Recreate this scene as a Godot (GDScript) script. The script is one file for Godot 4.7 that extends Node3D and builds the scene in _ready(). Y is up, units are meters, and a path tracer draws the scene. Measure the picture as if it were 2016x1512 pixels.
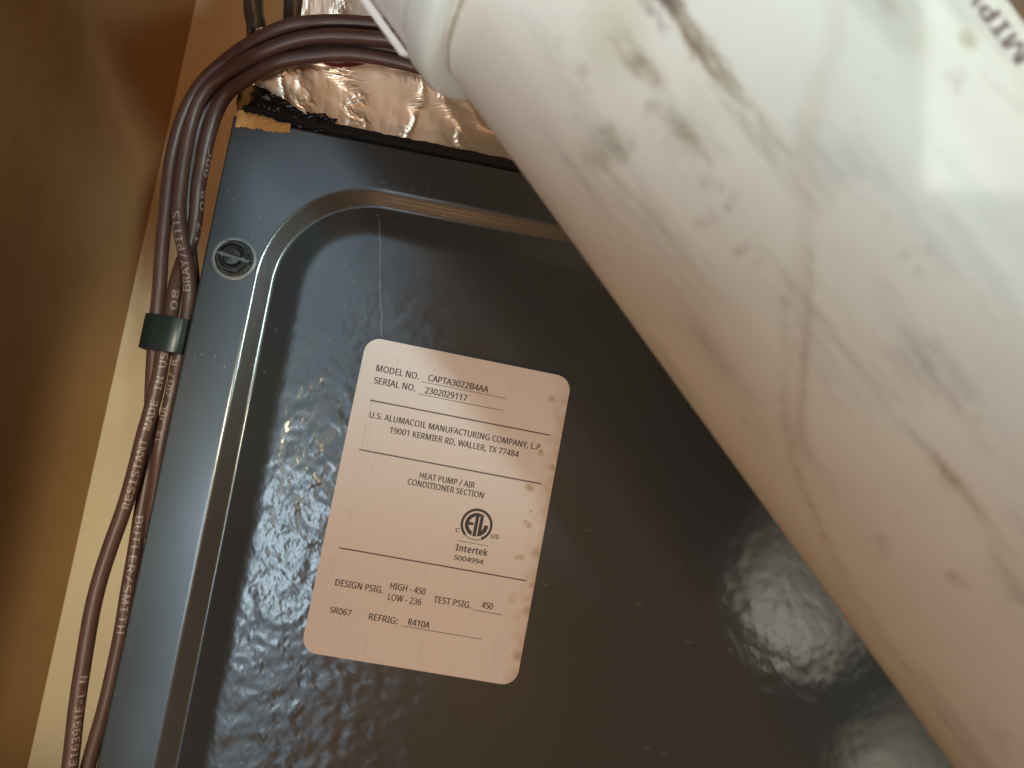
extends Node3D
# Close-up of the dark grey steel front of an air handler cabinet with its rating label, a bundle of
# brown wires along its left side and a white plastic pipe crossing in front. Lengths below are in
# millimetres and are turned into metres when a mesh is committed.

const MM := 0.001
var rng := RandomNumberGenerator.new()
var sans: SystemFont
var sans_bold: SystemFont
var mono: SystemFont

# ------------------------------------------------------------------ small helpers

func lin(r: float, g: float, b: float) -> Color:
	return Color(r, g, b).linear_to_srgb()

func paint(r: float, g: float, b: float, rough := 0.5, metal := 0.0) -> StandardMaterial3D:
	var m := StandardMaterial3D.new()
	m.albedo_color = lin(r, g, b)
	m.roughness = rough
	m.metallic = metal
	return m

func tag(o: Node3D, label: String, category: String, group := "") -> void:
	o.set_meta("label", label)
	o.set_meta("category", category)
	if group != "":
		o.set_meta("group", group)

func thing(called: String, label: String, category: String, at := Vector3.ZERO) -> Node3D:
	var o := Node3D.new()
	o.name = called
	add_child(o, true)
	o.position = at * MM
	tag(o, label, category)
	return o

func put(called: String, mesh: Mesh, m: Material, parent: Node = self, at := Vector3.ZERO) -> MeshInstance3D:
	var o := MeshInstance3D.new()
	o.name = called
	o.mesh = mesh
	o.material_override = m
	o.cast_shadow = GeometryInstance3D.SHADOW_CASTING_SETTING_ON
	parent.add_child(o, true)
	o.position = at * MM
	return o

func noise_of(s: int, f: float, octaves := 3, kind := FastNoiseLite.TYPE_SIMPLEX_SMOOTH) -> FastNoiseLite:
	var n := FastNoiseLite.new()
	n.seed = s
	n.noise_type = kind
	n.frequency = f
	n.fractal_octaves = octaves
	return n

# A sheet of nx by ny points (row after row, in mm) with smooth normals; `flip` turns its face.
func sheet(p: PackedVector3Array, nx: int, ny: int, flip := false, uv := PackedVector2Array(), closed_x := false) -> ArrayMesh:
	var nrm := PackedVector3Array()
	nrm.resize(p.size())
	var idx := PackedInt32Array()
	for j in ny:
		for i in nx:
			var k := j * nx + i
			var l := k - 1 if i > 0 else (k + nx - 2 if closed_x else k)
			var r := k + 1 if i < nx - 1 else (k - nx + 2 if closed_x else k)
			var d := k - nx if j > 0 else k
			var u := k + nx if j < ny - 1 else k
			var n := (p[r] - p[l]).cross(p[u] - p[d]).normalized()
			nrm[k] = -n if flip else n
			if i < nx - 1 and j < ny - 1:
				if flip:
					idx.append_array([k, k + nx + 1, k + nx, k, k + 1, k + nx + 1])
				else:
					idx.append_array([k, k + nx, k + nx + 1, k, k + nx + 1, k + 1])
	var q := PackedVector3Array()
	q.resize(p.size())
	for k in p.size():
		q[k] = p[k] * MM
	var a := []
	a.resize(Mesh.ARRAY_MAX)
	a[Mesh.ARRAY_VERTEX] = q
	a[Mesh.ARRAY_NORMAL] = nrm
	if uv.size():
		a[Mesh.ARRAY_TEX_UV] = uv
	a[Mesh.ARRAY_INDEX] = idx
	var m := ArrayMesh.new()
	m.add_surface_from_arrays(Mesh.PRIMITIVE_TRIANGLES, a)
	return m

func smooth_path(pts: Array, step: float) -> PackedVector3Array:
	var c := Curve3D.new()
	c.bake_interval = step
	for i in pts.size():
		var before: Vector3 = pts[maxi(i - 1, 0)]
		var after: Vector3 = pts[mini(i + 1, pts.size() - 1)]
		var t := (after - before) / 6.0
		c.add_point(pts[i], -t, t)
	return c.get_baked_points()

# A tube along a path; u runs along it in mm / u_len, v once round from the side away from the room.
func tube(path: PackedVector3Array, radius: float, seg: int, u_len := 1.0) -> ArrayMesh:
	var p := PackedVector3Array()
	var uv := PackedVector2Array()
	var along := 0.0
	for j in path.size():
		if j > 0:
			along += path[j].distance_to(path[j - 1])
		var t := (path[mini(j + 1, path.size() - 1)] - path[maxi(j - 1, 0)]).normalized()
		var front := (Vector3(0, 0, 1) - t * t.z).normalized()
		var side := front.cross(t)
		for i in seg + 1:
			var a := TAU * i / seg + PI
			p.append(path[j] + (front * cos(a) + side * sin(a)) * radius)
			uv.append(Vector2(along / u_len, 1.0 - float(i) / seg))
	return sheet(p, seg + 1, path.size(), false, uv, true)

func box(st: SurfaceTool, lo: Vector3, hi: Vector3) -> void:
	var c := [Vector3(lo.x, lo.y, lo.z), Vector3(hi.x, lo.y, lo.z), Vector3(hi.x, hi.y, lo.z), Vector3(lo.x, hi.y, lo.z), Vector3(lo.x, lo.y, hi.z), Vector3(hi.x, lo.y, hi.z), Vector3(hi.x, hi.y, hi.z), Vector3(lo.x, hi.y, hi.z)]
	for f in [[4, 7, 6, 5], [1, 2, 3, 0], [0, 3, 7, 4], [5, 6, 2, 1], [7, 3, 2, 6], [0, 4, 5, 1]]:
		for k in [0, 1, 2, 0, 2, 3]:
			st.add_vertex(c[f[k]] * MM)

func box_mesh(lo: Vector3, hi: Vector3) -> ArrayMesh:
	var st := SurfaceTool.new()
	st.begin(Mesh.PRIMITIVE_TRIANGLES)
	st.set_smooth_group(-1)
	box(st, lo, hi)
	st.generate_normals()
	return st.commit()

# ------------------------------------------------------------------ print and stains, drawn into images

# Ink coverage, one float per pixel.
class Ink:
	var w: int
	var h: int
	var a: PackedFloat32Array
	func _init(width: int, height: int) -> void:
		w = width
		h = height
		a.resize(w * h)
	func span(y: int, x0: float, x1: float, share: float) -> void:
		if y < 0 or y >= h:
			return
		x0 = clampf(x0, 0, w - 0.001)
		x1 = clampf(x1, 0, w - 0.001)
		var i := int(x0)
		while i <= int(x1):
			var part := minf(x1, i + 1) - maxf(x0, i)
			if part > 0:
				a[y * w + i] = minf(1.0, a[y * w + i] + part * share)
			i += 1
	func tri(p: Vector2, q: Vector2, r: Vector2) -> void:
		var lo := minf(p.y, minf(q.y, r.y))
		var hi := maxf(p.y, maxf(q.y, r.y))
		var n := 4
		for s in range(floori(lo * n), ceili(hi * n) + 1):
			var y := (s + 0.5) / n
			var x0 := 1e9
			var x1 := -1e9
			for e in [[p, q], [q, r], [r, p]]:
				var c: Vector2 = e[0]
				var d: Vector2 = e[1]
				if (c.y <= y) != (d.y <= y):
					var x := c.x + (d.x - c.x) * (y - c.y) / (d.y - c.y)
					x0 = minf(x0, x)
					x1 = maxf(x1, x)
			if x1 > x0:
				span(floori(y), x0, x1, 1.0 / n)
	func line(p: Vector2, q: Vector2, width: float) -> void:
		var s := (q - p).orthogonal().normalized() * width / 2.0
		tri(p + s, q + s, q - s)
		tri(p + s, q - s, p - s)

# Text from p to q (pixels, along its baseline), capitals `cap` pixels high.
func write(ink: Ink, text: String, font: Font, p: Vector2, q: Vector2, cap: float) -> void:
	var t := TextMesh.new()
	t.text = text
	t.font = font
	t.font_size = 64
	t.pixel_size = 1.0
	t.depth = 0.0
	t.curve_step = 4.0
	t.horizontal_alignment = HORIZONTAL_ALIGNMENT_LEFT
	var arr := t.get_mesh_arrays()
	var v: PackedVector3Array = arr[Mesh.ARRAY_VERTEX]
	var idx: PackedInt32Array = arr[Mesh.ARRAY_INDEX] if arr[Mesh.ARRAY_INDEX] != null else PackedInt32Array(range(v.size()))
	var lo := Vector2(1e9, 1e9)
	var hi := Vector2(-1e9, -1e9)
	for k in v:
		lo = lo.min(Vector2(k.x, k.y))
		hi = hi.max(Vector2(k.x, k.y))
	# the foot and the height of a plain capital of the same font
	t.text = "H"
	var cv: PackedVector3Array = t.get_mesh_arrays()[Mesh.ARRAY_VERTEX]
	var foot := 1e9
	var top := -1e9
	for k in cv:
		foot = minf(foot, k.y)
		top = maxf(top, k.y)
	var dx := (q - p) / (hi.x - lo.x)
	var dy := (q - p).orthogonal().normalized() * cap / (top - foot)
	for k in range(0, idx.size() - 2, 3):
		var pts: Array[Vector2] = []
		for c in 3:
			var a := v[idx[k + c]]
			pts.append(p + dx * (a.x - lo.x) + dy * (a.y - foot))
		ink.tri(pts[0], pts[1], pts[2])

# A soft brush stroke mixed into an image.
func stroke(im: Image, pts: Array, width: float, c: Color, strength: float, ragged := 0.0) -> void:
	for k in maxi(pts.size() - 1, 1):
		var a: Vector2 = pts[k]
		var b: Vector2 = pts[mini(k + 1, pts.size() - 1)]
		var n := maxi(1, ceili(a.distance_to(b) / maxf(width * 0.3, 0.7)))
		for s in n:
			var p := a.lerp(b, float(s) / n)
			var r := width / 2.0
			if ragged > 0.0:
				p += Vector2(rng.randf_range(-1, 1), rng.randf_range(-1, 1)) * ragged * width
				r *= rng.randf_range(0.5, 1.2)
			dab(im, p, r, c, strength)

# Many thin faint lines side by side along a path: a wiped, dried smear.
func smear(im: Image, pts: Array, width: float, c: Color, strength: float, lines := 14) -> void:
	for l in lines:
		var off := rng.randfn(0.0, 0.36) * width
		var a := rng.randf_range(0.0, 0.45)
		var b := rng.randf_range(0.55, 1.0)
		var path := []
		var n := 16
		for k in n + 1:
			var f := lerpf(a, b, float(k) / n) * (pts.size() - 1)
			var i := mini(int(f), pts.size() - 2)
			var p: Vector2 = pts[i].lerp(pts[i + 1], f - i)
			path.append(p + Vector2(off + 1.2 * sin(k * 0.9 + l * 2.0), 0.0))
		stroke(im, path, rng.randf_range(0.18, 0.5) * width, c, strength * rng.randf_range(0.4, 1.0))

func dab(im: Image, p: Vector2, r: float, c: Color, strength: float) -> void:
	for y in range(maxi(0, floori(p.y - r)), mini(im.get_height() - 1, ceili(p.y + r)) + 1):
		for x in range(maxi(0, floori(p.x - r)), mini(im.get_width() - 1, ceili(p.x + r)) + 1):
			var d := Vector2(x, y).distance_to(p) / maxf(r, 0.5)
			if d < 1.0:
				var f := strength * (1.0 - d * d)
				im.set_pixel(x, y, im.get_pixel(x, y).lerp(c, f))

# ------------------------------------------------------------------ the scene

func _ready() -> void:
	rng.seed = 7
	sans = SystemFont.new()
	sans.font_names = PackedStringArray(["Droid Sans"])
	sans_bold = SystemFont.new()
	sans_bold.font_names = PackedStringArray(["Droid Sans"])
	sans_bold.font_weight = 700
	mono = SystemFont.new()
	mono.font_names = PackedStringArray(["Droid Sans Mono"])
	camera_and_light()
	walls()
	cabinet()
	foil()
	wires()
	pipe()

func camera_and_light() -> void:
	var cam := Camera3D.new()
	cam.name = "camera"
	var lens := CameraAttributesPhysical.new()
	lens.frustum_focal_length = 23.81
	lens.frustum_near = 0.01
	lens.frustum_far = 20.0
	lens.frustum_focus_distance = 0.236
	lens.exposure_aperture = 9.2
	cam.attributes = lens
	cam.fov = 53.5
	cam.transform = Transform3D(Basis(Vector3(0.98059, 0.16202, 0.11041), Vector3(-0.17177, 0.98144, 0.08531), Vector3(-0.09454, -0.10262, 0.99022)).orthonormalized(), Vector3(23.67, -31.28, 231.31) * MM)
	add_child(cam)
	cam.current = true
	var e := Environment.new()
	e.background_mode = Environment.BG_COLOR
	e.background_color = lin(0.255, 0.143, 0.063)
	e.background_energy_multiplier = 1.0
	e.tonemap_mode = Environment.TONE_MAPPER_LINEAR
	e.tonemap_exposure = 1.0
	e.sdfgi_enabled = true
	e.ssao_enabled = true
	e.ssil_enabled = true
	var we := WorldEnvironment.new()
	we.name = "environment"
	we.environment = e
	add_child(we)
	# the cool daylight of the room behind the photographer's left shoulder
	area("window_daylight", Vector3(-285, -65, 1300), Vector3(-20, -30, 0), Vector2(0.37, 1.25), Color(0.72, 0.89, 1.0), 0.21)
	area("bright_window_pane", Vector3(-240, -255, 1200), Vector3(-20, -80, 0), Vector2(0.08, 0.22), Color(0.84, 0.94, 1.0), 0.105)
	area("foil_fill", Vector3(40, -228, 900), Vector3(-5, 74, 0), Vector2(0.38, 0.38), Color(1.0, 0.735, 0.50), 0.007)  # added warm area light, placed for the foil to reflect
	# daylight that falls in from the upper right, and its brightest strip on the pipe
	beam("daylight_beam", Vector3(400, 150, 980), Vector3(85, 166, 110), 9.6, 0.05, 0.90, 0.07, Color(0.88, 0.99, 1.0))
	beam("daylight_streak", Vector3(-488, 822, 1673), Vector3(100, 34, 128), 1.02, 0.1, 1.0, 0.01, Color(0.96, 1.0, 0.99))
	beam("warm_fill", Vector3(-60, -750, 700), Vector3(32, -49, 0), 5.4, 0.55, 0.60, 0.10, Color(1.0, 0.735, 0.47))  # added narrow spot that warms and brightens only the label
	beam("coupling_fill", Vector3(40, -640, 800), Vector3(-10, 88, 95), 3.2, 0.6, 1.3, 0.05, Color(0.95, 0.98, 1.0))  # added spot from below, confined to the coupling and its end face
	beam("pipe_back_fill", Vector3(128, -178, 8), Vector3(178, -49, 41), 11.0, 0.15, 0.055, 0.01, Color(1.0, 0.98, 0.93))  # added spot on the back of the pipe, for its reflection in the panel
	beam("pipe_back_fill", Vector3(172, -252, 8), Vector3(226, -122, 42), 10.0, 0.15, 0.06, 0.01, Color(1.0, 0.98, 0.90))  # second added spot, further down the back of the pipe
	beam("warm_fill", Vector3(-20, 520, 620), Vector3(-82, 96, -60), 6.5, 0.9, 0.09, 0.05, Color(1.0, 0.66, 0.36))  # added faint fill for the upper wall and the wires
	# added spots aimed into the gap between the cabinet and the wall
	for y in [-42.0, -125.0]:
		beam("gap_fill", Vector3(-10, y, 1000), Vector3(-84, y, -70), 3.6, 0.9, 0.72, 0.03, Color(1.0, 0.97, 0.84))

func beam(called: String, at: Vector3, target: Vector3, half_angle: float, blend: float, energy: float, size: float, c: Color) -> void:
	var l := SpotLight3D.new()
	l.name = called
	l.position = at * MM
	add_child(l)
	l.look_at(target * MM, Vector3.UP)
	l.light_color = c
	l.light_energy = energy
	l.light_size = size
	l.spot_angle = half_angle
	l.spot_angle_attenuation = blend
	l.spot_range = 4.0
	l.spot_attenuation = 2.0
	l.shadow_enabled = true

func area(called: String, at: Vector3, target: Vector3, size: Vector2, c: Color, energy: float) -> void:
	var l := AreaLight3D.new()
	l.name = called
	l.position = at * MM
	add_child(l)
	l.look_at(target * MM, Vector3.UP)
	l.area_size = size
	l.light_color = c
	l.light_energy = energy
	l.area_range = 4.0
	l.area_attenuation = 2.0
	l.area_normalize_energy = true
	l.shadow_enabled = true

# ------------------------------------------------------------------ walls

func walls() -> void:
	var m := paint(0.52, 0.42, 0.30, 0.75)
	var n := NoiseTexture2D.new()
	n.noise = noise_of(3, 0.02, 4)
	n.width = 512
	n.height = 512
	n.seamless = true
	m.heightmap_enabled = true
	m.heightmap_texture = n
	m.heightmap_scale = 0.03
	m.uv1_triplanar = true
	m.uv1_scale = Vector3.ONE * 12.0
	var back := put("back_wall", box_mesh(Vector3(-125, -320, -90), Vector3(420, 330, -70)), m)
	back.set_meta("kind", "structure")
	# the side wall, in a wide curve that runs into the back wall
	var curve := [Vector2(-96.9, -70.5), Vector2(-98.2, -68.0), Vector2(-101.0, -63.5), Vector2(-104.0, -58.0), Vector2(-106.8, -52.0), Vector2(-109.2, -45.0), Vector2(-111.0, -38.0), Vector2(-112.3, -30.0), Vector2(-113.0, -20.0), Vector2(-113.0, 0.0), Vector2(-113.0, 60.0), Vector2(-113.0, 130.0), Vector2(-125.0, 130.0), Vector2(-125.0, -70.5)]
	var rows := PackedVector3Array()
	for y in [-320.0, -100.0, 100.0, 330.0]:
		for q in curve:
			rows.append(Vector3(q.x, y, q.y))
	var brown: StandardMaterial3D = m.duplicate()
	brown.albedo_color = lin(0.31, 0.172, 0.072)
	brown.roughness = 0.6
	var tone := NoiseTexture2D.new()
	tone.noise = noise_of(5, 0.012, 5)
	tone.width = 512
	tone.height = 512
	tone.seamless = true
	var ramp := Gradient.new()
	ramp.set_color(0, Color(0.94, 0.93, 0.92))
	ramp.set_color(1, Color(1, 1, 1))
	tone.color_ramp = ramp
	brown.albedo_texture = tone
	brown.uv1_scale = Vector3.ONE * 9.0
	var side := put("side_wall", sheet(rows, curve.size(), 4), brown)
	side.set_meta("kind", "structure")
	var jamb := put("door_jamb", box_mesh(Vector3(-125, -320, 130.2), Vector3(-92, 330, 165)), paint(0.10, 0.055, 0.025, 0.6))
	jamb.set_meta("kind", "structure")
	# unseen plate, added to cut the edges of the brightest strip on the pipe
	var c := Vector3(23.7, 108.1, 300.0)
	var e1 := Vector3(0.9974, 0.0714, 0.0)
	var e2 := Vector3(-0.1205, 0.9927, 0.0)
	var st := SurfaceTool.new()
	st.begin(Mesh.PRIMITIVE_TRIANGLES)
	st.set_smooth_group(-1)
	for quad in [[c - e1 * 26.0 - e2 * 24.0, c - e2 * 24.0, c + e2 * 44.0, c - e1 * 26.0 + e2 * 44.0], [c - e2 * 24.0, c + e1 * 40.0 - e2 * 24.0, c + e1 * 40.0, c]]:
		var p: Array = quad
		for f in [[0, 3, 2, 1, 0.0], [0, 1, 2, 3, 5.0]]:
			for k in [0, 1, 2, 0, 2, 3]:
				st.add_vertex((p[f[k]] + Vector3(0, 0, f[4])) * MM)
		for k in 4:
			var a: Vector3 = p[k]
			var b: Vector3 = p[(k + 1) % 4]
			var up := Vector3(0, 0, 5)
			for q in [a, b, b + up, a, b + up, a + up]:
				st.add_vertex(q * MM)
	st.generate_normals()
	var mask_plate := put("light_mask_plate", st.commit(), m)
	mask_plate.set_meta("kind", "structure")

# ------------------------------------------------------------------ cabinet

const LEFT := -51.3
const TOP := 58.8

# distance inside the outer line of the stamped border (rounded rectangle)
func inside(x: float, y: float) -> float:
	var c := Vector2(125.0, -90.0)
	var half := Vector2(160.7, 135.0)
	var r := 34.0
	var d := (Vector2(x, y) - c).abs() - half + Vector2(r, r)
	return -(Vector2(maxf(d.x, 0), maxf(d.y, 0)).length() + minf(maxf(d.x, d.y), 0.0) - r)

func soft(a: float, b: float, x: float) -> float:
	return smoothstep(a, b, x)

# rounded corner of the ramp between two slopes: integral of a blended slope
func border_profile() -> PackedFloat32Array:
	# slope dz/ds every 0.05 mm from s = -5 to s = 40, integrated
	var out := PackedFloat32Array()
	var z := 0.0
	for k in 901:
		var s := -5.0 + k * 0.05
		var slope := -0.49 * soft(-0.8, 0.8, s) + 0.70 * soft(4.2, 5.6, s) - 0.21 * soft(10.5, 16.5, s)
		out.append(z)
		z += slope * 0.05
	return out

func cabinet() -> void:
	var body := thing("air_handler_cabinet", "dark grey painted steel cabinet front with stamped border, slotted screw and white rating label", "cabinet")
	var steel := paint(0.038, 0.045, 0.049, 0.2)
	steel.metallic_specular = 0.72
	steel.albedo_texture = steel_marks()
	steel.albedo_color = Color.WHITE
	# front panel: grid lines finer where the border and its corner lie
	var xs := PackedFloat32Array()
	var x := LEFT
	xs.append_array([LEFT, LEFT])
	while x < 300.0:
		xs.append(x)
		x += 0.33 if x > -38.5 and x < 2.0 else (0.7 if x < 240.0 else 6.0)
	var ys := PackedFloat32Array()
	var y := TOP
	ys.append(TOP)
	ys.append(TOP)
	while y > -260.0:
		ys.append(y)
		y -= 0.33 if y < 47.0 and y > 8.0 else (0.7 if y > -150.0 else 6.0)
	var prof := border_profile()
	var n1 := noise_of(11, 0.115, 2)
	n1.domain_warp_enabled = true
	n1.domain_warp_amplitude = 6.0
	n1.domain_warp_frequency = 0.06
	var n2 := noise_of(12, 0.19, 2)
	n2.fractal_type = FastNoiseLite.FRACTAL_RIDGED
	n2.domain_warp_enabled = true
	n2.domain_warp_amplitude = 5.0
	n2.domain_warp_frequency = 0.08
	var n3 := noise_of(13, 0.02, 2)
	var n4 := noise_of(15, 0.30, 2)
	var nlow := noise_of(14, 0.012, 2)
	var p := PackedVector3Array()
	var uv := PackedVector2Array()
	for j in ys.size():
		for i in xs.size():
			var px := xs[i]
			var py := ys[j]
			var s := inside(px, py)
			var z := nlow.get_noise_2d(px, py) * 0.25
			if s > -5.0:
				z += prof[mini(int((s + 5.0) / 0.05), 900)]
			if s > 9.0:
				var amount := soft(10.0, 18.0, s) * (1.0 - 0.72 * soft(5.0, 55.0, px) * (1.0 - exp(-pow((px - 145.0) / 34.0, 2.0) - pow((py + 70.0) / 40.0, 2.0)))) * (0.12 + 0.88 * soft(16.0, -22.0, py + n3.get_noise_2d(px, py) * 18.0))
				var k := 0.6 + 0.4 * n3.get_noise_2d(px + 300.0, py)
				z += amount * (0.135 * n1.get_noise_2d(px * 0.9, py * 1.05) + 0.058 * k * n2.get_noise_2d(px, py) + 0.028 * n4.get_noise_2d(px, py))
			# folded edges: the first two grid lines turn back round the bend
			if i == 0: z -= 1.2
			if i == 1: z -= 0.35
			if i == 2: px += 0.35
			if j == 0: z -= 1.2
			if j == 1: z -= 0.35
			if j == 2: py -= 0.35
			p.append(Vector3(px, py, z))
			uv.append(Vector2((px + 60.0) / 320.0, (65.0 - py) / 320.0))
	put("front_panel", sheet(p, xs.size(), ys.size(), true, uv), steel, body)
	var sides := paint(0.038, 0.045, 0.049, 0.35)
	var st := SurfaceTool.new()
	st.begin(Mesh.PRIMITIVE_TRIANGLES)
	st.set_smooth_group(-1)
	box(st, Vector3(LEFT + 0.02, -260, -69), Vector3(LEFT + 1.2, TOP - 1.0, -1.2))
	box(st, Vector3(LEFT + 1.2, TOP - 1.3, -69), Vector3(300, TOP - 0.1, -1.2))
	st.generate_normals()
	put("cabinet_side", st.commit(), sides, body)
	gasket(body)
	scrap(body)
	screw(body)
	label_sticker(body)

func steel_marks() -> ImageTexture:
	var base := lin(0.038, 0.045, 0.049)
	var im := Image.create(1600, 1600, false, Image.FORMAT_RGB8)
	im.fill(base)
	var px := func(x: float, y: float) -> Vector2: return Vector2((x + 60.0) * 5.0, (65.0 - y) * 5.0)
	var dust := lin(0.16, 0.17, 0.17)
	var pale := lin(0.32, 0.34, 0.35)
	# broad faint wipe marks and haze
	for k in 60:
		var a: Vector2 = px.call(rng.randf_range(-50, 120), rng.randf_range(-140, 55))
		stroke(im, [a, a + Vector2(rng.randf_range(-60, 60), rng.randf_range(-120, 120))], rng.randf_range(8, 26), lin(0.06, 0.065, 0.068), 0.05)
	for k in 1700:
		var a: Vector2 = px.call(rng.randf_range(-51, 200), rng.randf_range(-150, 58))
		dab(im, a, rng.randf_range(0.6, 1.5), dust, rng.randf_range(0.15, 0.7))
	for k in 46:
		var a: Vector2 = px.call(rng.randf_range(-51, 20), rng.randf_range(-20, 58))
		dab(im, a, rng.randf_range(1.0, 2.0), pale, rng.randf_range(0.3, 0.9))
	for k in 42:
		var a: Vector2 = px.call(rng.randf_range(-50, 30), rng.randf_range(-40, 57))
		var dir := Vector2.from_angle(rng.randf_range(0.3, 2.4)) * rng.randf_range(6, 34)
		stroke(im, [a, a + dir + Vector2(rng.randf_range(-4, 4), 0), a + dir * 1.7], rng.randf_range(0.9, 1.7), dust, rng.randf_range(0.12, 0.4))
	# scuffs by the corner of the border
	for k in 26:
		var a: Vector2 = px.call(rng.randf_range(-14, 2), rng.randf_range(42, 50))
		stroke(im, [a, a + Vector2(rng.randf_range(-14, 16), rng.randf_range(-12, 12))], rng.randf_range(1.2, 2.6), dust, rng.randf_range(0.15, 0.5), 0.3)
	# the thin white run above the label
	var run := []
	for k in 26:
		var f := k / 25.0
		run.append(px.call(lerpf(-3.1, 4.2, f) * 0.98 + rng.randf_range(-0.25, 0.25), lerpf(36.5, 0.0, f)))
	stroke(im, run, 2.2, pale, 0.42)
	stroke(im, run.slice(4, 20), 3.4, pale, 0.16, 0.2)
	# two dried splashes on the lower right
	for k in 7:
		var a: Vector2 = px.call(rng.randf_range(60, 150), rng.randf_range(-120, -20))
		stroke(im, [a + Vector2(-6, -2), a + Vector2(-2, 2), a + Vector2(5, 0)], 2.2, dust, 0.5)
	return ImageTexture.create_from_image(im)

# black foam in the gap above the panel, and the crumpled black tape at its left end
func gasket(body: Node3D) -> void:
	var n := noise_of(21, 0.25, 3)
	var p := PackedVector3Array()
	var nx := 160
	var ring := 14
	for i in nx:
		var x := lerpf(-50.0, 300.0, pow(float(i) / (nx - 1), 1.3))
		for k in ring + 1:
			var a := TAU * k / ring
			p.append(Vector3(x, 61.5 + cos(a) * 3.3 + n.get_noise_2d(x, k % ring * 9.0) * 0.5, -6.5 + sin(a) * 4.6 + n.get_noise_2d(x + 50.0, k % ring * 9.0) * 0.5))
	put("gap_gasket", sheet(p, ring + 1, nx, false, PackedVector2Array(), true), paint(0.012, 0.012, 0.012, 0.9), body)
	var q := PackedVector3Array()
	var w := noise_of(22, 0.12, 3)
	w.fractal_type = FastNoiseLite.FRACTAL_RIDGED
	var mx := 70
	var my := 40
	for j in my:
		for i in mx:
			var u := float(i) / (mx - 1)
			var v := float(j) / (my - 1)
			var x := lerpf(-51.0, -22.0, u)
			var y := lerpf(59.4, 77.0 - 8.0 * u, v)
			q.append(Vector3(x, y, -2.2 - 5.0 * v + 1.5 * w.get_noise_2d(x, y * 1.4) - 6.0 * pow(1.0 - u, 12.0)))
	put("black_tape", sheet(q, mx, my), paint(0.014, 0.014, 0.015, 0.22), body)

# a torn strip of tan foam left on the panel's top corner
func scrap(body: Node3D) -> void:
	var n := noise_of(31, 0.22, 3)
	var p := PackedVector3Array()
	var nx := 70
	var ny := 20
	for j in ny:
		for i in nx:
			var u := float(i) / (nx - 1)
			var v := float(j) / (ny - 1)
			var x := lerpf(-50.2, -34.2, u)
			var lower := 55.6 + 0.9 * n.get_noise_2d(x * 2.2, 3.0) + 1.0 * u
			var upper := 61.0 - 1.6 * u + 0.7 * n.get_noise_2d(x * 2.0, 40.0)
			var y := lerpf(lower, maxf(upper, lower + 0.3), v)
			var edge := minf(minf(u, 1.0 - u) * 9.0, minf(v, 1.0 - v) * 4.0)
			p.append(Vector3(x, y, 0.05 + 1.5 * minf(1.0, edge) * (0.7 + 0.5 * n.get_noise_2d(x * 4.0, y * 4.0))))
	var m := paint(0.66, 0.40, 0.14, 0.9)
	var o := put("foam_scrap", sheet(p, nx, ny), m, body)
	o.set_meta("label", "torn tan foam strip at the panel's top left corner")

func screw(body: Node3D) -> void:
	var at := Vector3(-42.6, 15.4, 0)
	var metal := paint(0.05, 0.055, 0.058, 0.33, 0.35)
	var p := PackedVector3Array()
	var nr := 90
	var na := 144
	var turn := deg_to_rad(-7.0)
	var tones := PackedColorArray()
	var wear := noise_of(33, 0.22, 3)
	for j in nr:
		var r := 5.7 * float(j) / (nr - 1)
		for i in na + 1:
			var a := TAU * i / na
			var x := cos(a) * r
			var y := sin(a) * r
			# hexagon head on a round flange
			var h := fposmod(a - turn, PI / 3.0) - PI / 6.0
			var hex := r * cos(h)
			var z := 0.55 - 0.35 * soft(5.1, 5.7, r)
			var rough := wear.get_noise_2d(x * 3.0, y * 3.0)
			z += 2.6 * (1.0 - soft(4.25, 4.6, hex + 0.12 * rough))
			var groove := soft(3.9, 3.6, r) * soft(2.5, 2.85, r)
			z -= 1.3 * groove
			z += 0.35 * (1.0 - soft(0.0, 2.7, r)) + 0.05 * rough
			var across := -x * sin(turn) + y * cos(turn)
			var slot := 0.0
			if r < 4.95:
				slot = 1.0 - soft(0.50, 0.66, absf(across - 0.1))
				z = lerpf(z, 1.75, slot)
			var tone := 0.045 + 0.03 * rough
			tone = lerpf(tone, 0.012, groove * (1.0 - slot))  # shade in the ring groove put into the colour
			tone = lerpf(tone, 0.15 + 0.05 * rough, slot)  # light on the slot floor painted as a paler tone
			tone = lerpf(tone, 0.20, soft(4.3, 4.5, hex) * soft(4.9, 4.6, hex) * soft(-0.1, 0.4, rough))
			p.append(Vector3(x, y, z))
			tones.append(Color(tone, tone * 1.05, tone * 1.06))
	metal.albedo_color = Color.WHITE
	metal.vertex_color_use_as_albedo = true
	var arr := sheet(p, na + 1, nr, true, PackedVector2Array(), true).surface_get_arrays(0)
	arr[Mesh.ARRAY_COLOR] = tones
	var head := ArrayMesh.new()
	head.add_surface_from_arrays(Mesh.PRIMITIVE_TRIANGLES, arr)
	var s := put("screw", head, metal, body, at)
	s.set_meta("label", "dark slotted hex screw near the upper left corner")
	# the pale worn ring of the dimple under the head
	var q := PackedVector3Array()
	for j in 8:
		var r := lerpf(5.2, 6.6, j / 7.0)
		for i in 73:
			var a := TAU * i / 72
			q.append(Vector3(cos(a) * r, sin(a) * r, 0.32 - 0.26 * pow(absf(j / 3.5 - 1.0), 2.0)))
	put("washer", sheet(q, 73, 8, true, PackedVector2Array(), true), paint(0.21, 0.23, 0.23, 0.38, 0.2), s)

# ------------------------------------------------------------------ rating label

const PPM := 16.0   # label picture, pixels per mm

func lp(x: float, y: float) -> Vector2:
	return Vector2(x * PPM, (-0.7 - y) * PPM)

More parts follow.
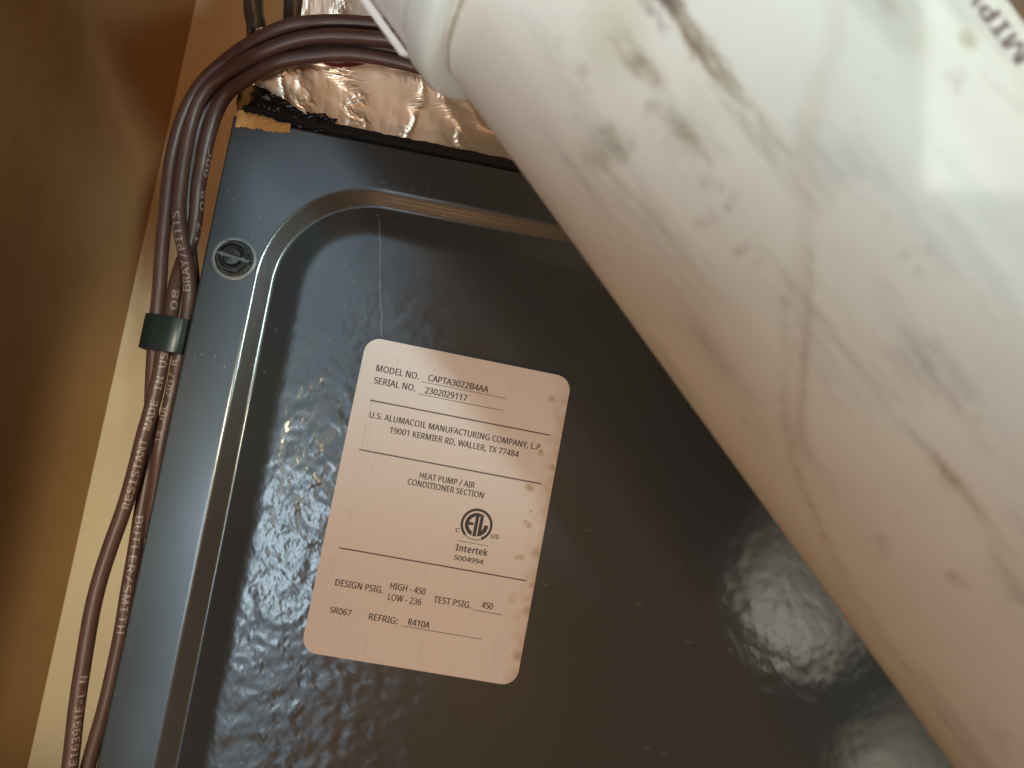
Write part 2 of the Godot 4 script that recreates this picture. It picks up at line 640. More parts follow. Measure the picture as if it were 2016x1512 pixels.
func label_sticker(body: Node3D) -> void:
	var w := 63.7
	var h := 93.6
	var iw := int(w * PPM)
	var ih := int(h * PPM)
	var ink := Ink.new(iw, ih)
	for t in [
		["MODEL NO.", 4.65, 17.6, -10.5, 1.95], ["CAPTA3022B4AA", 20.4, 38.9, -10.28, 1.9], ["SERIAL NO.", 4.72, 17.3, -14.2, 1.95], ["2302029117", 20.24, 32.97, -14.15, 1.9],
		["U.S. ALUMACOIL MANUFACTURING COMPANY, L.P.", 5.5, 58.4, -24.5, 1.8], ["19001 KERMIER RD, WALLER, TX 77484", 12.3, 51.7, -27.8, 1.8],
		["HEAT PUMP / AIR", 23.66, 40.36, -39.4, 1.75], ["CONDITIONER SECTION", 20.54, 43.53, -41.88, 1.75], ["C", 37.3, 38.5, -53.05, 1.25], ["US", 48.1, 50.4, -52.95, 1.25],
		["5004994", 38.43, 47.22, -61.1, 1.4], ["DESIGN PSIG.", 5.76, 19.75, -74.3, 1.85], ["HIGH - 450", 21.6, 32.0, -72.65, 1.85], ["LOW - 236", 21.6, 31.4, -75.85, 1.85],
		["TEST PSIG.", 34.9, 46.1, -74.32, 1.85], ["450", 49.16, 52.46, -73.55, 1.85], ["SR067", 5.8, 12.0, -82.2, 1.75], ["REFRIG:", 17.25, 25.7, -82.3, 1.85], ["R410A", 28.8, 35.16, -81.95, 1.85]]:
		write(ink, t[0], sans, lp(t[1], t[3]), lp(t[2], t[3]), t[4] * PPM)
		write(ink, t[0], sans, lp(t[1] + 0.10, t[3] + 0.03), lp(t[2] + 0.10, t[3] + 0.03), t[4] * PPM)
		write(ink, t[0], sans, lp(t[1] + 0.04, t[3] - 0.03), lp(t[2] + 0.04, t[3] - 0.03), t[4] * PPM)
		if t[0] in ["450", "R410A", "2302029117", "CAPTA3022B4AA"]:
			write(ink, t[0], sans, lp(t[1] + 0.12, t[3]), lp(t[2] + 0.12, t[3]), t[4] * PPM)
	write(ink, "Intertek", sans_bold, lp(38.41, -58.45), lp(48.1, -58.45), 1.95 * PPM)
	for t in [[18.5, 44.7, -10.95, 0.17], [18.4, 44.6, -14.78, 0.17], [4.8, 60.1, -19.4, 0.36], [4.6, 60.1, -34.4, 0.36], [38.4, 48.0, -55.47, 0.14], [4.8, 60.95, -63.55, 0.36], [46.85, 55.9, -74.55, 0.17], [27.0, 50.9, -82.5, 0.17]]:
		ink.line(lp(t[0], t[2]), lp(t[1], t[2]), t[3] * PPM)
	safety_mark(ink, lp(43.2, -49.9), 4.8 * PPM)
	# paper, stains, then ink
	var fibre := noise_of(41, 0.05, 3)
	var blot := noise_of(42, 0.012, 3)
	var small := noise_of(43, 0.35, 2)
	var im := Image.create(iw, ih, false, Image.FORMAT_RGB8)
	var data := PackedByteArray()
	data.resize(iw * ih * 3)
	var paper := Vector3(0.79, 0.765, 0.735)
	var brown := Vector3(0.42, 0.27, 0.10)
	for y in ih:
		for x in iw:
			var k := y * iw + x
			var v := 1.0 + 0.02 * fibre.get_noise_2d(x, y * 0.3)
			var c := paper * v
			var edge := (iw - x) / PPM + 3.0 * blot.get_noise_2d(x, y)
			if edge < 5.5:
				c = c.lerp(brown, (0.24 * soft(5.5, 0.0, edge) + 0.12 * soft(1.3, 0.2, edge)))
			var a := ink.a[k]
			if a > 0.0:
				a *= 0.93 + 0.12 * small.get_noise_2d(x, y)
				c = c.lerp(Vector3(0.012, 0.010, 0.010), clampf(a, 0, 1))
			data[k * 3] = int(clampf(pow(c.x, 1.0 / 2.2), 0, 1) * 255.0)
			data[k * 3 + 1] = int(clampf(pow(c.y, 1.0 / 2.2), 0, 1) * 255.0)
			data[k * 3 + 2] = int(clampf(pow(c.z, 1.0 / 2.2), 0, 1) * 255.0)
	im.set_data(iw, ih, false, Image.FORMAT_RGB8, data)
	var stain := lin(0.40, 0.26, 0.11)
	for t in [[58.7, -8.2, 1.1], [58.3, -25.2, 1.0], [56.3, -35.8, 1.1], [57.6, -36.4, 0.8], [58.5, -47.1, 1.0], [57.4, -46.4, 0.6], [58.2, -57.0, 0.9], [56.9, -57.3, 0.6], [62.6, -54.8, 1.2], [62.8, -85.9, 1.5], [62.9, -72.0, 1.0], [62.7, -29.0, 1.1], [63.0, -64.5, 0.9], [58.6, -43.0, 0.5]]:
		for k in 4:
			dab(im, lp(t[0], t[1]) + Vector2(rng.randf_range(-1, 1), rng.randf_range(-0.7, 0.7)) * t[2] * 8.0, t[2] * rng.randf_range(15, 22), stain, 0.15)
	# the drop that dried with a dark rim
	var rim := []
	for k in 25:
		var a := TAU * k / 24
		rim.append(lp(58.0 + cos(a) * 1.25 + sin(a) * 0.5, -69.3 + sin(a) * 1.6))
	stroke(im, rim, 6.0, stain, 0.16, 0.05)
	dab(im, lp(58.0, -69.3), 24.0, stain, 0.16)
	# creases: long shallow upright ridges in the paper
	var rel := Image.create(iw / 2, ih / 2, false, Image.FORMAT_RF)
	rel.fill(Color(0.5, 0, 0))
	for t in [[5.6, -18.5, -34.0], [6.6, -26.0, -38.0], [4.0, -36.0, -44.0], [9.5, -33.0, -40.0], [6.0, -52.0, -58.0], [3.5, -66.0, -72.0], [58.9, -36.0, -42.0], [59.3, -44.0, -52.0], [50.6, -60.0, -70.0], [55.0, -80.0, -92.0], [52.6, -84.0, -90.0], [57.6, -83.0, -94.0], [9.8, -80.0, -90.0], [31.0, -64.0, -67.5], [34.0, -86.0, -92.0], [24.0, -1.0, -8.0], [45.0, -2.0, -9.0], [11.0, -4.0, -9.0], [18.0, -88.0, -93.0]]:
		var pts := []
		var bend := rng.randf_range(-1.0, 1.0)
		for k in 15:
			var f := k / 14.0
			pts.append(lp(t[0] + bend * sin(f * 3.0) + rng.randf_range(-0.08, 0.08), lerpf(t[1], t[2], f)) * 0.5)
		stroke(rel, pts, rng.randf_range(4.0, 7.0), Color(1, 0, 0), rng.randf_range(0.18, 0.4))
	for k in 60:
		var a := lp(rng.randf_range(2, 61), rng.randf_range(-92, -3)) * 0.5
		stroke(rel, [a, a + Vector2(rng.randf_range(-3, 3), rng.randf_range(10, 40))], rng.randf_range(4, 9), Color(1, 0, 0), rng.randf_range(0.02, 0.07))
	var m := StandardMaterial3D.new()
	m.albedo_texture = ImageTexture.create_from_image(im)
	m.roughness = 0.62
	m.metallic_specular = 0.4
	m.heightmap_enabled = true
	m.heightmap_texture = ImageTexture.create_from_image(rel)
	m.heightmap_scale = 0.042
	# a thin rounded sheet, slightly out of flat
	var r := 4.6
	var outline := PackedVector2Array()
	for c in [[Vector2(w - r, -r), 0.0], [Vector2(w - r, -h + r), -PI / 2], [Vector2(r, -h + r), -PI], [Vector2(r, -r), -PI * 1.5]]:
		for k in 13:
			var a: float = c[1] + PI / 2 - k / 12.0 * PI / 2
			outline.append(c[0] + Vector2(cos(a), sin(a)) * r)
	var st := SurfaceTool.new()
	st.begin(Mesh.PRIMITIVE_TRIANGLES)
	st.set_smooth_group(-1)
	var mid := Vector2(w / 2, -h / 2)
	for k in outline.size():
		var a := outline[k]
		var b := outline[(k + 1) % outline.size()]
		for v in [mid, a, b]:
			st.set_uv(Vector2(v.x / w, -v.y / h))
			st.add_vertex(Vector3(v.x, v.y, 0.18) * MM)
		for q in [[a, 0.18], [a, -0.6], [b, 0.18], [b, 0.18], [a, -0.6], [b, -0.6]]:
			st.set_uv(Vector2(q[0].x / w, -q[0].y / h))
			st.add_vertex(Vector3(q[0].x, q[0].y, q[1]) * MM)
	st.generate_normals()
	st.generate_tangents()
	var o := put("rating_label", st.commit(), m, body, Vector3(0.1, -0.7, 0.35))
	o.rotation_degrees.z = -1.4
	o.set_meta("label", "white paper rating label with black print and brown stains along its right edge")

# The round safety mark: a ring that holds three letters.
func safety_mark(ink: Ink, c: Vector2, r: float) -> void:
	for y in range(floori(c.y - r) - 1, ceili(c.y + r) + 2):
		for x in range(floori(c.x - r) - 1, ceili(c.x + r) + 2):
			var got := 0
			for s in 9:
				var q := (Vector2(x + (s % 3) / 3.0 + 0.17, y + (s / 3) / 3.0 + 0.17) - c) / r
				q.y = -q.y
				var d := q.length()
				var on := false
				if d < 1.0 and d > 0.84:
					var a := rad_to_deg(q.angle())
					on = not (a > -128 and a < -62) or (d > 0.88 and fposmod(a, 7.0) < 3.4 and d < 0.99)
				elif d < 0.73:
					if q.x > -0.26 and q.x < 0.20 and q.y > 0.50:
						on = true                                   # bar of the T
					elif q.x > -0.14 and q.x < 0.08:
						on = true                                   # its stem
					elif q.x < -0.20:
						on = d > 0.50 or (q.y > -0.08 and q.y < 0.10 and q.x > -0.66)
					elif q.x > 0.15:
						on = q.x < 0.36 and q.y > -0.66 or (d > 0.48 and q.y < 0.06)
						if q.x > 0.15 and q.x < 0.21 and q.y > 0.48: on = false
				if on: got += 1
			if got:
				var k := y * ink.w + x
				ink.a[k] = maxf(ink.a[k], got / 9.0)

# ------------------------------------------------------------------ foil on the duct above

func foil() -> void:
	var n := noise_of(51, 0.016, 2)
	var crease := noise_of(52, 0.05, 2)
	crease.fractal_type = FastNoiseLite.FRACTAL_RIDGED
	crease.domain_warp_enabled = true
	crease.domain_warp_amplitude = 14.0
	crease.domain_warp_frequency = 0.03
	var fine := noise_of(53, 0.22, 2)
	var fold := noise_of(54, 0.022, 1)
	fold.domain_warp_enabled = true
	fold.domain_warp_amplitude = 20.0
	fold.domain_warp_frequency = 0.02
	var fold2 := noise_of(55, 0.05, 1)
	fold2.domain_warp_enabled = true
	fold2.domain_warp_amplitude = 12.0
	fold2.domain_warp_frequency = 0.05
	var nx := 420
	var ny := 150
	var p := PackedVector3Array()
	for j in ny:
		for i in nx:
			var u := float(i) / (nx - 1)
			var v := float(j) / (ny - 1)
			var s := lerpf(-85.0, 120.0, u) + 48.5 * soft(0.28, 0.38, v) * pow(1.0 - u, 3.0)
			var low := 63.2 + 6.0 * exp(-pow((s + 46.0) / 17.0, 2.0)) - 0.035 * maxf(0.0, s) - 0.050 * (s + 45.0) + 0.25 * fine.get_noise_2d(s * 1.4, 5.0)
			if s < -50.0:
				low = 68.5 - 5.5 * soft(-51.0, -56.0, s)
			var y := lerpf(low, 150.0, pow(v, 1.5))
			var c := crease.get_noise_2d(s, y * 1.2)
			var near_edge := exp(-(y - low) / 9.0)
			var left := exp(-pow((s + 44.0) / 16.0, 2.0)) * exp(-(y - low) / 16.0)
			var z := -6.0 + 0.40 * (y - 64.0) - 0.13 * (s + 45.0) + 0.6 * n.get_noise_2d(s, y) + 0.32 * pow(1.0 - absf(fold.get_noise_2d(s, y)), 14.0) + (0.025 + 0.45 * left) * pow(1.0 - absf(fold2.get_noise_2d(s, y)), 7.0) + 0.6 * left * n.get_noise_2d(s * 5.0, y * 5.0) + 0.03 * fine.get_noise_2d(s, y)
			z += 1.8 * near_edge + 2.2 * left
			var x := s
			if s < -50.0:
				x = -50.0 - 2.2 * soft(-50.0, -54.0, s) - 0.6 * c
				z -= (-50.0 - s) - 1.0
			p.append(Vector3(x, y, z))
	var m := paint(0.90, 0.73, 0.55, 0.28, 1.0)  # warm tone of the reflected room is put into the foil colour
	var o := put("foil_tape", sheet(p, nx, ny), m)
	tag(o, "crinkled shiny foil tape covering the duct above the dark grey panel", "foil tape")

# ------------------------------------------------------------------ wires

const U_LEN := 330.0

# brown insulation with pale print: each text is [text, y of its upper end, y of its lower end, height, degrees round from the front, reads up]
func along_at(path: PackedVector3Array, y: float) -> float:
	var d := 0.0
	for k in range(1, path.size()):
		d += path[k].distance_to(path[k - 1])
		if path[k].y <= y:
			break
	return d

func wire_skin(path: PackedVector3Array, texts: Array, girth: float, s: int) -> StandardMaterial3D:
	var iw := 2048
	var ih := 96
	var ink := Ink.new(iw, ih)
	var px := iw / U_LEN
	for given in texts:
		var t: Array = given.duplicate()
		t[1] = along_at(path, given[1])
		t[2] = along_at(path, given[2]) - t[1]
		var centre: float = fposmod(0.5 - t[4] / 360.0, 1.0) * ih
		var tall: float = t[3] / girth * ih
		var a := Vector2(t[1] * px, centre + (-tall if t[5] else tall) / 2.0)
		var b := Vector2((t[1] + t[2]) * px, a.y)
		if t[5]:
			write(ink, t[0], mono, b, a, tall)
		else:
			write(ink, t[0], mono, a, b, tall)
	var im := Image.create(iw, ih, false, Image.FORMAT_RGB8)
	var n := noise_of(s, 0.35, 2)
	var slow := noise_of(s + 1, 0.02, 2)
	for y in ih:
		for x in iw:
			var c := Vector3(0.088, 0.046, 0.037) * (1.0 + 0.18 * slow.get_noise_2d(x, y * 3.0))
			var a := ink.a[y * iw + x]
			if a > 0.0:
				c = c.lerp(Vector3(0.55, 0.46, 0.40), clampf(a * (0.62 + 0.7 * n.get_noise_2d(x, y)), 0, 1))
			im.set_pixel(x, y, lin(c.x, c.y, c.z))
	var m := StandardMaterial3D.new()
	m.albedo_texture = ImageTexture.create_from_image(im)
	m.roughness = 0.42
	m.metallic_specular = 0.5
	return m

func wire(called: String, label: String, pts: Array, r: float, texts: Array, s: int) -> void:
	var path := smooth_path(pts, 0.8)
	var o := put(called, tube(path, r, 28, U_LEN), wire_skin(path, texts, TAU * r, s))
	tag(o, label, "wire", "brown wires along the cabinet's left side")

func wires() -> void:
	wire("insulated_wire", "brown wire on the outside of the bend, leftmost above the black clip", [Vector3(10.4, 93.1, 11.0), Vector3(-5.8, 92.6, 10.0), Vector3(-13.3, 92.0, 9.0), Vector3(-26.9, 90.2, 8.0), Vector3(-38.7, 86.0, 8.0), Vector3(-49.0, 80.8, 3.9), Vector3(-57.8, 75.5, -1.7), Vector3(-64.2, 67.4, -4.0), Vector3(-67.6, 56.5, -5.0), Vector3(-68.6, 44.6, -6.0), Vector3(-67.9, 34.8, -6.0), Vector3(-66.7, 23.8, -6.0), Vector3(-65.6, 14.1, -6.0), Vector3(-64.2, 4.6, -6.0), Vector3(-62.8, -7.6, -6.0), Vector3(-62.3, -16.3, -8.0), Vector3(-61.3, -27.4, -10.0), Vector3(-59.0, -39.5, -10.0), Vector3(-57.6, -51.6, -10.0), Vector3(-57.1, -62.3, -10.0), Vector3(-56.5, -74.3, -10.0), Vector3(-55.7, -87.3, -9.0), Vector3(-55.2, -97.7, -9.0), Vector3(-55.1, -106.5, -9.0), Vector3(-55.3, -119.6, -9.0), Vector3(-56.3, -134.1, -9.0), Vector3(-57.0, -150.0, -9.0)], 2.08,
		[["BUTLER/SMITH", -64.0, -98.0, 2.1, 12.0, false], ["600V 105C RESISTANT", 42.0, -3.0, 1.9, -66.0, true]], 61)
	wire("insulated_wire", "brown wire printed with capitals that crosses over the others above the black clip", [Vector3(10.4, 87.3, 12.0), Vector3(-4.7, 86.6, 12.0), Vector3(-12.0, 86.0, 12.0), Vector3(-25.5, 84.2, 11.0), Vector3(-35.5, 81.0, 10.0), Vector3(-45.3, 76.1, 7.4), Vector3(-53.1, 73.0, 2.0), Vector3(-60.0, 68.0, -2.0), Vector3(-63.2, 61.8, -3.0), Vector3(-64.4, 53.6, -4.0), Vector3(-64.2, 43.6, -4.0), Vector3(-63.6, 35.5, -4.0), Vector3(-62.5, 26.8, -4.0), Vector3(-60.1, 19.4, -4.0), Vector3(-57.4, 13.2, -4.0), Vector3(-55.2, 6.7, -4.0), Vector3(-54.3, 1.7, -4.0), Vector3(-54.1, -3.8, -5.0), Vector3(-54.1, -10.8, -6.0), Vector3(-54.2, -16.9, -6.0), Vector3(-54.4, -23.8, -7.0), Vector3(-54.5, -33.1, -7.0), Vector3(-54.5, -40.0, -7.0), Vector3(-54.3, -45.8, -7.0), Vector3(-54.0, -55.7, -9.0), Vector3(-53.9, -70.8, -12.0)], 2.05,
		[["BRAY/PITTS", 27.0, 4.0, 2.3, -10.0, true], ["13 JUL 2017 R", -16.5, -42.0, 1.9, -22.0, true]], 63)
	wire("insulated_wire", "brown wire half hidden behind the others on the inside of the bend", [Vector3(10.4, 85.4, 6.5), Vector3(-6.4, 85.8, 7.0), Vector3(-18.5, 84.3, 6.5), Vector3(-33.3, 80.2, 5.5), Vector3(-44.8, 74.7, 3.1), Vector3(-54.4, 71.3, -3.6), Vector3(-60.5, 66.0, -8.0), Vector3(-63.0, 60.7, -8.5), Vector3(-63.9, 52.3, -9.0), Vector3(-63.6, 43.9, -9.0), Vector3(-62.8, 35.7, -9.0), Vector3(-61.5, 27.4, -9.5), Vector3(-59.8, 19.4, -11.0), Vector3(-57.9, 11.8, -12.5), Vector3(-55.7, 2.7, -13.0), Vector3(-54.2, -6.7, -13.0), Vector3(-53.8, -17.9, -13.0), Vector3(-53.7, -34.6, -14.0), Vector3(-53.7, -70.0, -15.0)], 2.0, [], 65)
	wire("insulated_wire", "brown wire nearest the panel above the clip and leftmost with capitals below it", [Vector3(10.4, 81.5, 7.0), Vector3(-4.7, 82.2, 8.0), Vector3(-18.2, 81.6, 8.0), Vector3(-30.0, 79.0, 7.0), Vector3(-40.4, 75.0, 6.0), Vector3(-49.1, 70.9, 0.9), Vector3(-55.6, 67.2, -4.0), Vector3(-58.6, 60.8, -6.0), Vector3(-59.7, 52.5, -7.0), Vector3(-60.0, 44.3, -8.0), Vector3(-59.7, 36.0, -8.0), Vector3(-59.1, 27.9, -9.0), Vector3(-58.9, 21.1, -9.0), Vector3(-59.4, 16.8, -9.0), Vector3(-60.1, 12.0, -9.0), Vector3(-59.9, 4.3, -7.0), Vector3(-59.2, -2.3, -6.0), Vector3(-58.6, -8.7, -5.0), Vector3(-58.2, -16.5, -4.0), Vector3(-58.0, -24.7, -4.0), Vector3(-58.3, -33.0, -4.0), Vector3(-58.8, -40.8, -4.0), Vector3(-59.1, -49.7, -4.0), Vector3(-59.5, -57.7, -4.0), Vector3(-60.2, -64.7, -4.0), Vector3(-61.3, -72.8, -4.0), Vector3(-62.3, -82.4, -4.0), Vector3(-62.6, -92.3, -4.0), Vector3(-62.1, -104.4, -4.0), Vector3(-61.2, -118.6, -4.0), Vector3(-59.8, -132.6, -4.0), Vector3(-58.3, -150.0, -4.0)], 2.2,
		[["RESISTANT MADE IN US", -15.5, -62.0, 2.1, 26.0, true], ["E163991E-L N", -110.0, -134.0, 2.1, 42.0, true], ["08", 3.5, -2.5, 2.0, 30.0, true], ["17 08 90C", 50.0, 20.0, 1.9, 68.0, true]], 67)
	# the black clip that holds the bundle to the cabinet's side
	var prof: PackedVector2Array = [Vector2(-51.4, -14), Vector2(-52.2, -3.4), Vector2(-53.4, -1.4), Vector2(-56.0, -0.6), Vector2(-60.5, -0.9), Vector2(-63.6, -1.6), Vector2(-65.6, -3.4), Vector2(-66.2, -6.0), Vector2(-65.6, -10.0), Vector2(-63.0, -14.5), Vector2(-57.0, -16.5), Vector2(-51.4, -16)]
	var path := PackedVector3Array()
	for q in prof:
		path.append(Vector3(q.x, 0, q.y))
	var sm := smooth_path(Array(path), 0.5)
	var p := PackedVector3Array()
	var cross := [Vector2(0, -5.1), Vector2(0.6, -5.3), Vector2(0.95, -5.0), Vector2(1.0, -4.2), Vector2(1.0, 0), Vector2(1.0, 4.2), Vector2(0.95, 5.0), Vector2(0.6, 5.3), Vector2(0, 5.1), Vector2(0, 0), Vector2(0, -5.1)]
	for j in sm.size():
		var t := (sm[mini(j + 1, sm.size() - 1)] - sm[maxi(j - 1, 0)]).normalized()
		var out := Vector3(0, 1, 0).cross(t).normalized()
		for c in cross:
			p.append(sm[j] - out * c.x + Vector3(0, c.y, 0))
	var clip := put("cable_clip", sheet(p, cross.size(), sm.size(), false, PackedVector2Array(), true), paint(0.012, 0.020, 0.019, 0.32), self, Vector3(0.6, -10.2, 1.0))
	tag(clip, "small black plastic clip around the brown wires at the panel's left edge", "cable clip")
	# two dark cables that rise behind the bend, and the red wire below it
	var dark := paint(0.045, 0.040, 0.034, 0.35)
	for c in [["narrow dark cable rising behind the bend of the brown wires", [Vector3(-50.3, 78, -5), Vector3(-50.8, 88.2, -3), Vector3(-52.7, 93.5, -3), Vector3(-53.9, 99, -3), Vector3(-57, 116, -3), Vector3(-60, 140, -3)], 3.0], ["broad dark cable rising behind the bend, beside the foil", [Vector3(-38.9, 82, -6), Vector3(-39.4, 90, -3), Vector3(-40.6, 98.0, -3), Vector3(-42.6, 110, -3), Vector3(-46, 140, -3)], 3.7]]:
		var o := put("dark_cable", tube(smooth_path(c[1], 1.0), c[2], 28), dark)
		tag(o, c[0], "cable")
	var red := put("red_wire", tube(smooth_path([Vector3(-31, 86, 0), Vector3(-28, 81.5, 3.0), Vector3(-24.0, 80.6, 3.6), Vector3(-19.5, 82.2, 3.0), Vector3(-15, 86, 0)], 0.6), 1.9, 20), paint(0.10, 0.010, 0.010, 0.4))
	tag(red, "short loop of dark red wire under the brown wires on the foil", "wire")

# ------------------------------------------------------------------ white pipe

const AXIS := Vector3(0.714087, -0.700057, 0.0)
const NEAR := Vector3(-0.3778, -0.3854, 0.8419)
const PIPE_AT := Vector3(89.5, 35.8, 84.7)
const PIPE_R := 44.45

func on_pipe(theta: float, s: float) -> Vector2:
	return Vector2((theta / 360.0 + 0.5) * 1024.0, (s + 100.0) / 400.0 * 1456.0)

func lathe(profile: Array, seg: int, uvs := false) -> ArrayMesh:
	var w := (NEAR - AXIS * NEAR.dot(AXIS)).normalized()
	var v := AXIS.cross(w)
	var p := PackedVector3Array()
	var uv := PackedVector2Array()
	for q in profile:
		for i in seg + 1:
			var a := TAU * i / seg - PI
			p.append(AXIS * q.x + (w * cos(a) + v * sin(a)) * q.y)
			uv.append(Vector2(float(i) / seg, (q.x + 100.0) / 400.0))
	return sheet(p, seg + 1, profile.size(), true, uv if uvs else PackedVector2Array(), true)

func pipe() -> void:
	var t := thing("white_pipe", "large dirty white plastic pipe with a coupling, crossing in front of the cabinet", "pipe", PIPE_AT)
	var im := Image.create(1024, 1456, false, Image.FORMAT_RGB8)
	var mott := noise_of(71, 0.009, 4)
	var strk := noise_of(72, 0.02, 3)
	for y in 1456:
		for x in 1024:
			var a := 1.0 + 0.035 * mott.get_noise_2d(x, y) + 0.02 * strk.get_noise_2d(x * 2.0, y * 0.25)
			im.set_pixel(x, y, lin(0.76 * a, 0.735 * a, 0.665 * a))
	var dirt := lin(0.19, 0.12, 0.06)
	var soot := lin(0.13, 0.085, 0.07)
	var olive := lin(0.36, 0.30, 0.16)
	var pink := lin(0.62, 0.50, 0.42)
	var P := func(list: Array) -> Array:
		var out := []
		for k in range(0, list.size(), 2):
			out.append(on_pipe(list[k], list[k + 1]))
		return out
	# yellowish blotch, dark streaks and spots
	for k in 16:
		dab(im, on_pipe(10.1 + rng.randf_range(-5, 5), -36 + rng.randf_range(-6, 6)), rng.randf_range(14, 26), lin(0.60, 0.57, 0.42), 0.09)
	smear(im, P.call([-0.9, -42.0, -0.8, -36.0, -0.5, -29.5]), 17.0, soot, 0.10, 16)
	stroke(im, P.call([-0.8, -38.0, -0.6, -34.0, -0.5, -32.0]), 11.0, soot, 0.10, 0.2)
	smear(im, P.call([-0.8, -36.0, -0.4, -30.6, 0.0, -26.0, -0.1, -20.1, -0.6, -12.0]), 10.0, dirt, 0.10, 22)
	smear(im, P.call([-0.1, -24.0, -0.6, -14.0, -0.8, -4.0, -1.6, 8.0]), 11.0, olive, 0.05, 16)
	stroke(im, P.call([0.6, -26.8, 2.4, -24.8]), 5.0, dirt, 0.16, 0.1)
	smear(im, P.call([11.3, -37.0, 11.1, -32.0, 10.6, -28.7, 9.6, -24.5]), 11.0, dirt, 0.045, 18)
	stroke(im, P.call([10.8, -28.0, 10.2, -26.0, 8.8, -25.0]), 9.0, dirt, 0.12, 0.15)
	smear(im, P.call([12.8, -24.0, 11.7, -17.6, 11.0, -9.0]), 15.0, olive, 0.028, 18)
	smear(im, P.call([31.6, -29.3, 28.7, -24.4, 23.6, -19.7]), 24.0, olive, 0.022, 14)
	smear(im, P.call([34.0, -26.0, 30.0, -8.0, 29.0, 12.0]), 16.0, olive, 0.016, 14)
	for q in [[24.1, -20.7, 6.0], [14.2, -24.8, 7.0], [12.9, -7.9, 7.0], [13.1, -2.8, 5.0], [18.9, -4.5, 6.0], [21.8, -35.1, 6.0], [20.6, 69.7, 8.0], [-36.0, 1.4, 6.0], [-10.0, 20.0, 5.0], [25.0, -26.0, 5.0], [27.0, -24.0, 5.0], [16.5, 5.0, 5.0], [33.0, 60.0, 6.0], [-2.0, 32.0, 5.0]]:
		for k in 4:
			dab(im, on_pipe(q[0], q[1]) + Vector2(rng.randf_range(-6, 6), rng.randf_range(-7, 7)), q[2] * rng.randf_range(0.4, 1.0), soot, 0.10)
	dab(im, on_pipe(-44.0, -2.5), 8.0, olive, 0.5)
	stroke(im, P.call([-41.5, 3.0, -42.3, 5.9, -45.0, 12.0]), 9.0, lin(0.45, 0.40, 0.33), 0.08, 0.2)
	stroke(im, P.call([-33.8, -16.0, -34.8, -9.8, -32.6, -4.0]), 24.0, olive, 0.045, 0.3)
	# the long run of old cement that winds down the pipe
	var run := P.call([-27.0, -21.0, -24.0, -18.0, -20.1, -14.0, -15.5, -12.0, -7.3, -5.8, -3.9, -3.2, 6.3, 8.2, 10.9, 13.6, 20.1, 23.5, 30.0, 33.0, 36.0, 41.0])
	stroke(im, run, 17.0, pink, 0.10)
	stroke(im, P.call([5.0, 9.5, 10.0, 15.5, 20.5, 25.5, 32.0, 36.5]), 8.0, dirt, 0.05, 0.15)
	stroke(im, P.call([11.8, 11.1, 21.3, 20.9, 31.0, 31.0, 37.8, 39.7, 43.0, 50.7, 49.5, 69.5, 51.5, 87.8, 50.2, 103.2, 49.0, 125.0]), 11.0, dirt, 0.055, 0.2)
	stroke(im, P.call([37.8, 39.7, 44.0, 52.0, 52.5, 70.0, 55.0, 88.0, 56.0, 112.0]), 12.0, lin(0.40, 0.28, 0.16), 0.03, 0.2)
	smear(im, P.call([10.4, 40.0, 9.3, 50.0, 8.8, 55.6, 9.4, 72.0]), 8.0, dirt, 0.03, 18)
	stroke(im, P.call([9.7, 48.0, 8.9, 53.5]), 7.0, dirt, 0.10, 0.2)
	smear(im, P.call([12.0, 2.0, 10.5, 20.0, 10.0, 35.0, 9.9, 46.0]), 12.0, olive, 0.018, 12)
	for k in 60:
		dab(im, on_pipe(rng.randf_range(-70, 74), rng.randf_range(-60, 130)), rng.randf_range(1.5, 4.5), dirt, rng.randf_range(0.04, 0.16))
	for k in 34:
		var a := rng.randf_range(-60, 66)
		var b := rng.randf_range(-62, 105)
		smear(im, P.call([a, b, a + rng.randf_range(-1, 1), b + rng.randf_range(14, 46)]), rng.randf_range(8, 30), lin(0.45, 0.38, 0.27), 0.007, 9)
	# dirt that sits in the joint with the coupling
	for k in 3:
		var joint := []
		for i in 40:
			joint.append(on_pipe(lerpf(-75.0, 80.0, i / 39.0), -62.2 + rng.randf_range(-0.25, 0.25)))
		stroke(im, joint, 5.0, dirt, 0.16, 0.15)
	# the marking printed along the pipe
	var ink := Ink.new(1024, 1456)
	write(ink, "MIPW", sans_bold, on_pipe(-60.0, 5.5), on_pipe(-60.0, -11.5), -24.0)
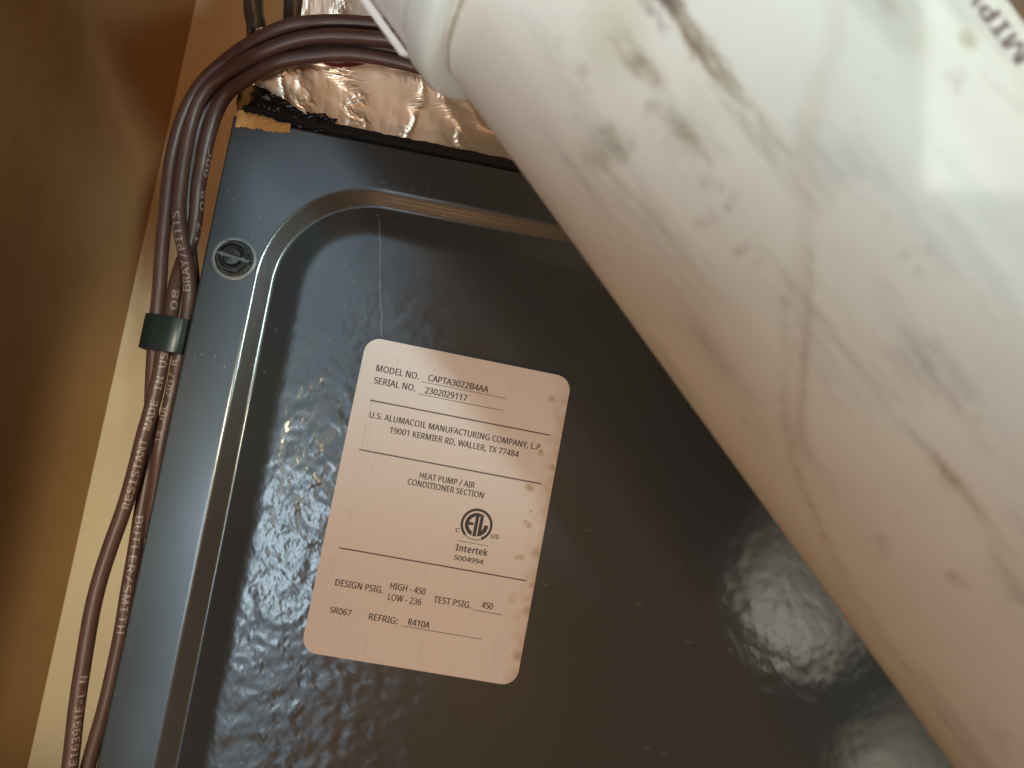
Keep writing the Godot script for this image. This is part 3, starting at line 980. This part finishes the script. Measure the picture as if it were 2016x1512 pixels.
	for y in range(300, 420):
		for x in range(280, 420):
			var a := ink.a[y * 1024 + x]
			if a > 0.0:
				im.set_pixel(x, y, im.get_pixel(x, y).lerp(lin(0.10, 0.06, 0.07), a * 0.85))
	var rel := Image.create(512, 728, false, Image.FORMAT_RF)
	rel.fill(Color(0.2, 0, 0))
	var half := []
	for q in run:
		half.append(q * 0.5)
	stroke(rel, half, 8.0, Color(1, 0, 0), 0.16)
	var m := StandardMaterial3D.new()
	m.albedo_texture = ImageTexture.create_from_image(im)
	m.roughness = 0.46
	m.metallic_specular = 0.5
	m.heightmap_enabled = true
	m.heightmap_texture = ImageTexture.create_from_image(rel)
	m.heightmap_scale = 0.03
	put("pipe_barrel", lathe([Vector2(-98, PIPE_R), Vector2(-40, PIPE_R), Vector2(40, PIPE_R), Vector2(170, PIPE_R), Vector2(298, PIPE_R)], 160, true), m, t)
	# coupling: chamfered end face, then its barrel
	var white := paint(0.77, 0.76, 0.73, 0.3)
	put("coupling_collar", lathe([Vector2(-63.4, PIPE_R + 0.05), Vector2(-62.9, PIPE_R + 0.6), Vector2(-62.8, PIPE_R + 4.0), Vector2(-63.4, PIPE_R + 4.7), Vector2(-64.6, PIPE_R + 5.2), Vector2(-66.0, PIPE_R + 5.3), Vector2(-69.4, PIPE_R + 5.3), Vector2(-70.0, PIPE_R + 5.0), Vector2(-70.4, PIPE_R + 3.0)], 160), paint(0.70, 0.735, 0.68, 0.4), t)
	var cp := put("coupling", lathe([Vector2(-70.2, PIPE_R + 4.3), Vector2(-140.0, PIPE_R + 4.7)], 160), white, t)
	# thin rib added in place of the bright highlight along the coupling
	var w := (NEAR - AXIS * NEAR.dot(AXIS)).normalized()
	var v := AXIS.cross(w)
	var p := PackedVector3Array()
	for j in 40:
		var s := lerpf(-70.5, -125.0, j / 39.0)
		for i in 9:
			var a := deg_to_rad(70.5 + (i - 4) * 0.33)
			var r := PIPE_R + 5.0 + 1.5 * sqrt(maxf(0.0, 1.0 - pow((i - 4) / 4.0, 4.0))) * (1.0 if j > 0 else 0.3)
			p.append(AXIS * s + (w * cos(a) + v * sin(a)) * r)
	put("highlight_rib", sheet(p, 9, 40), white, cp)
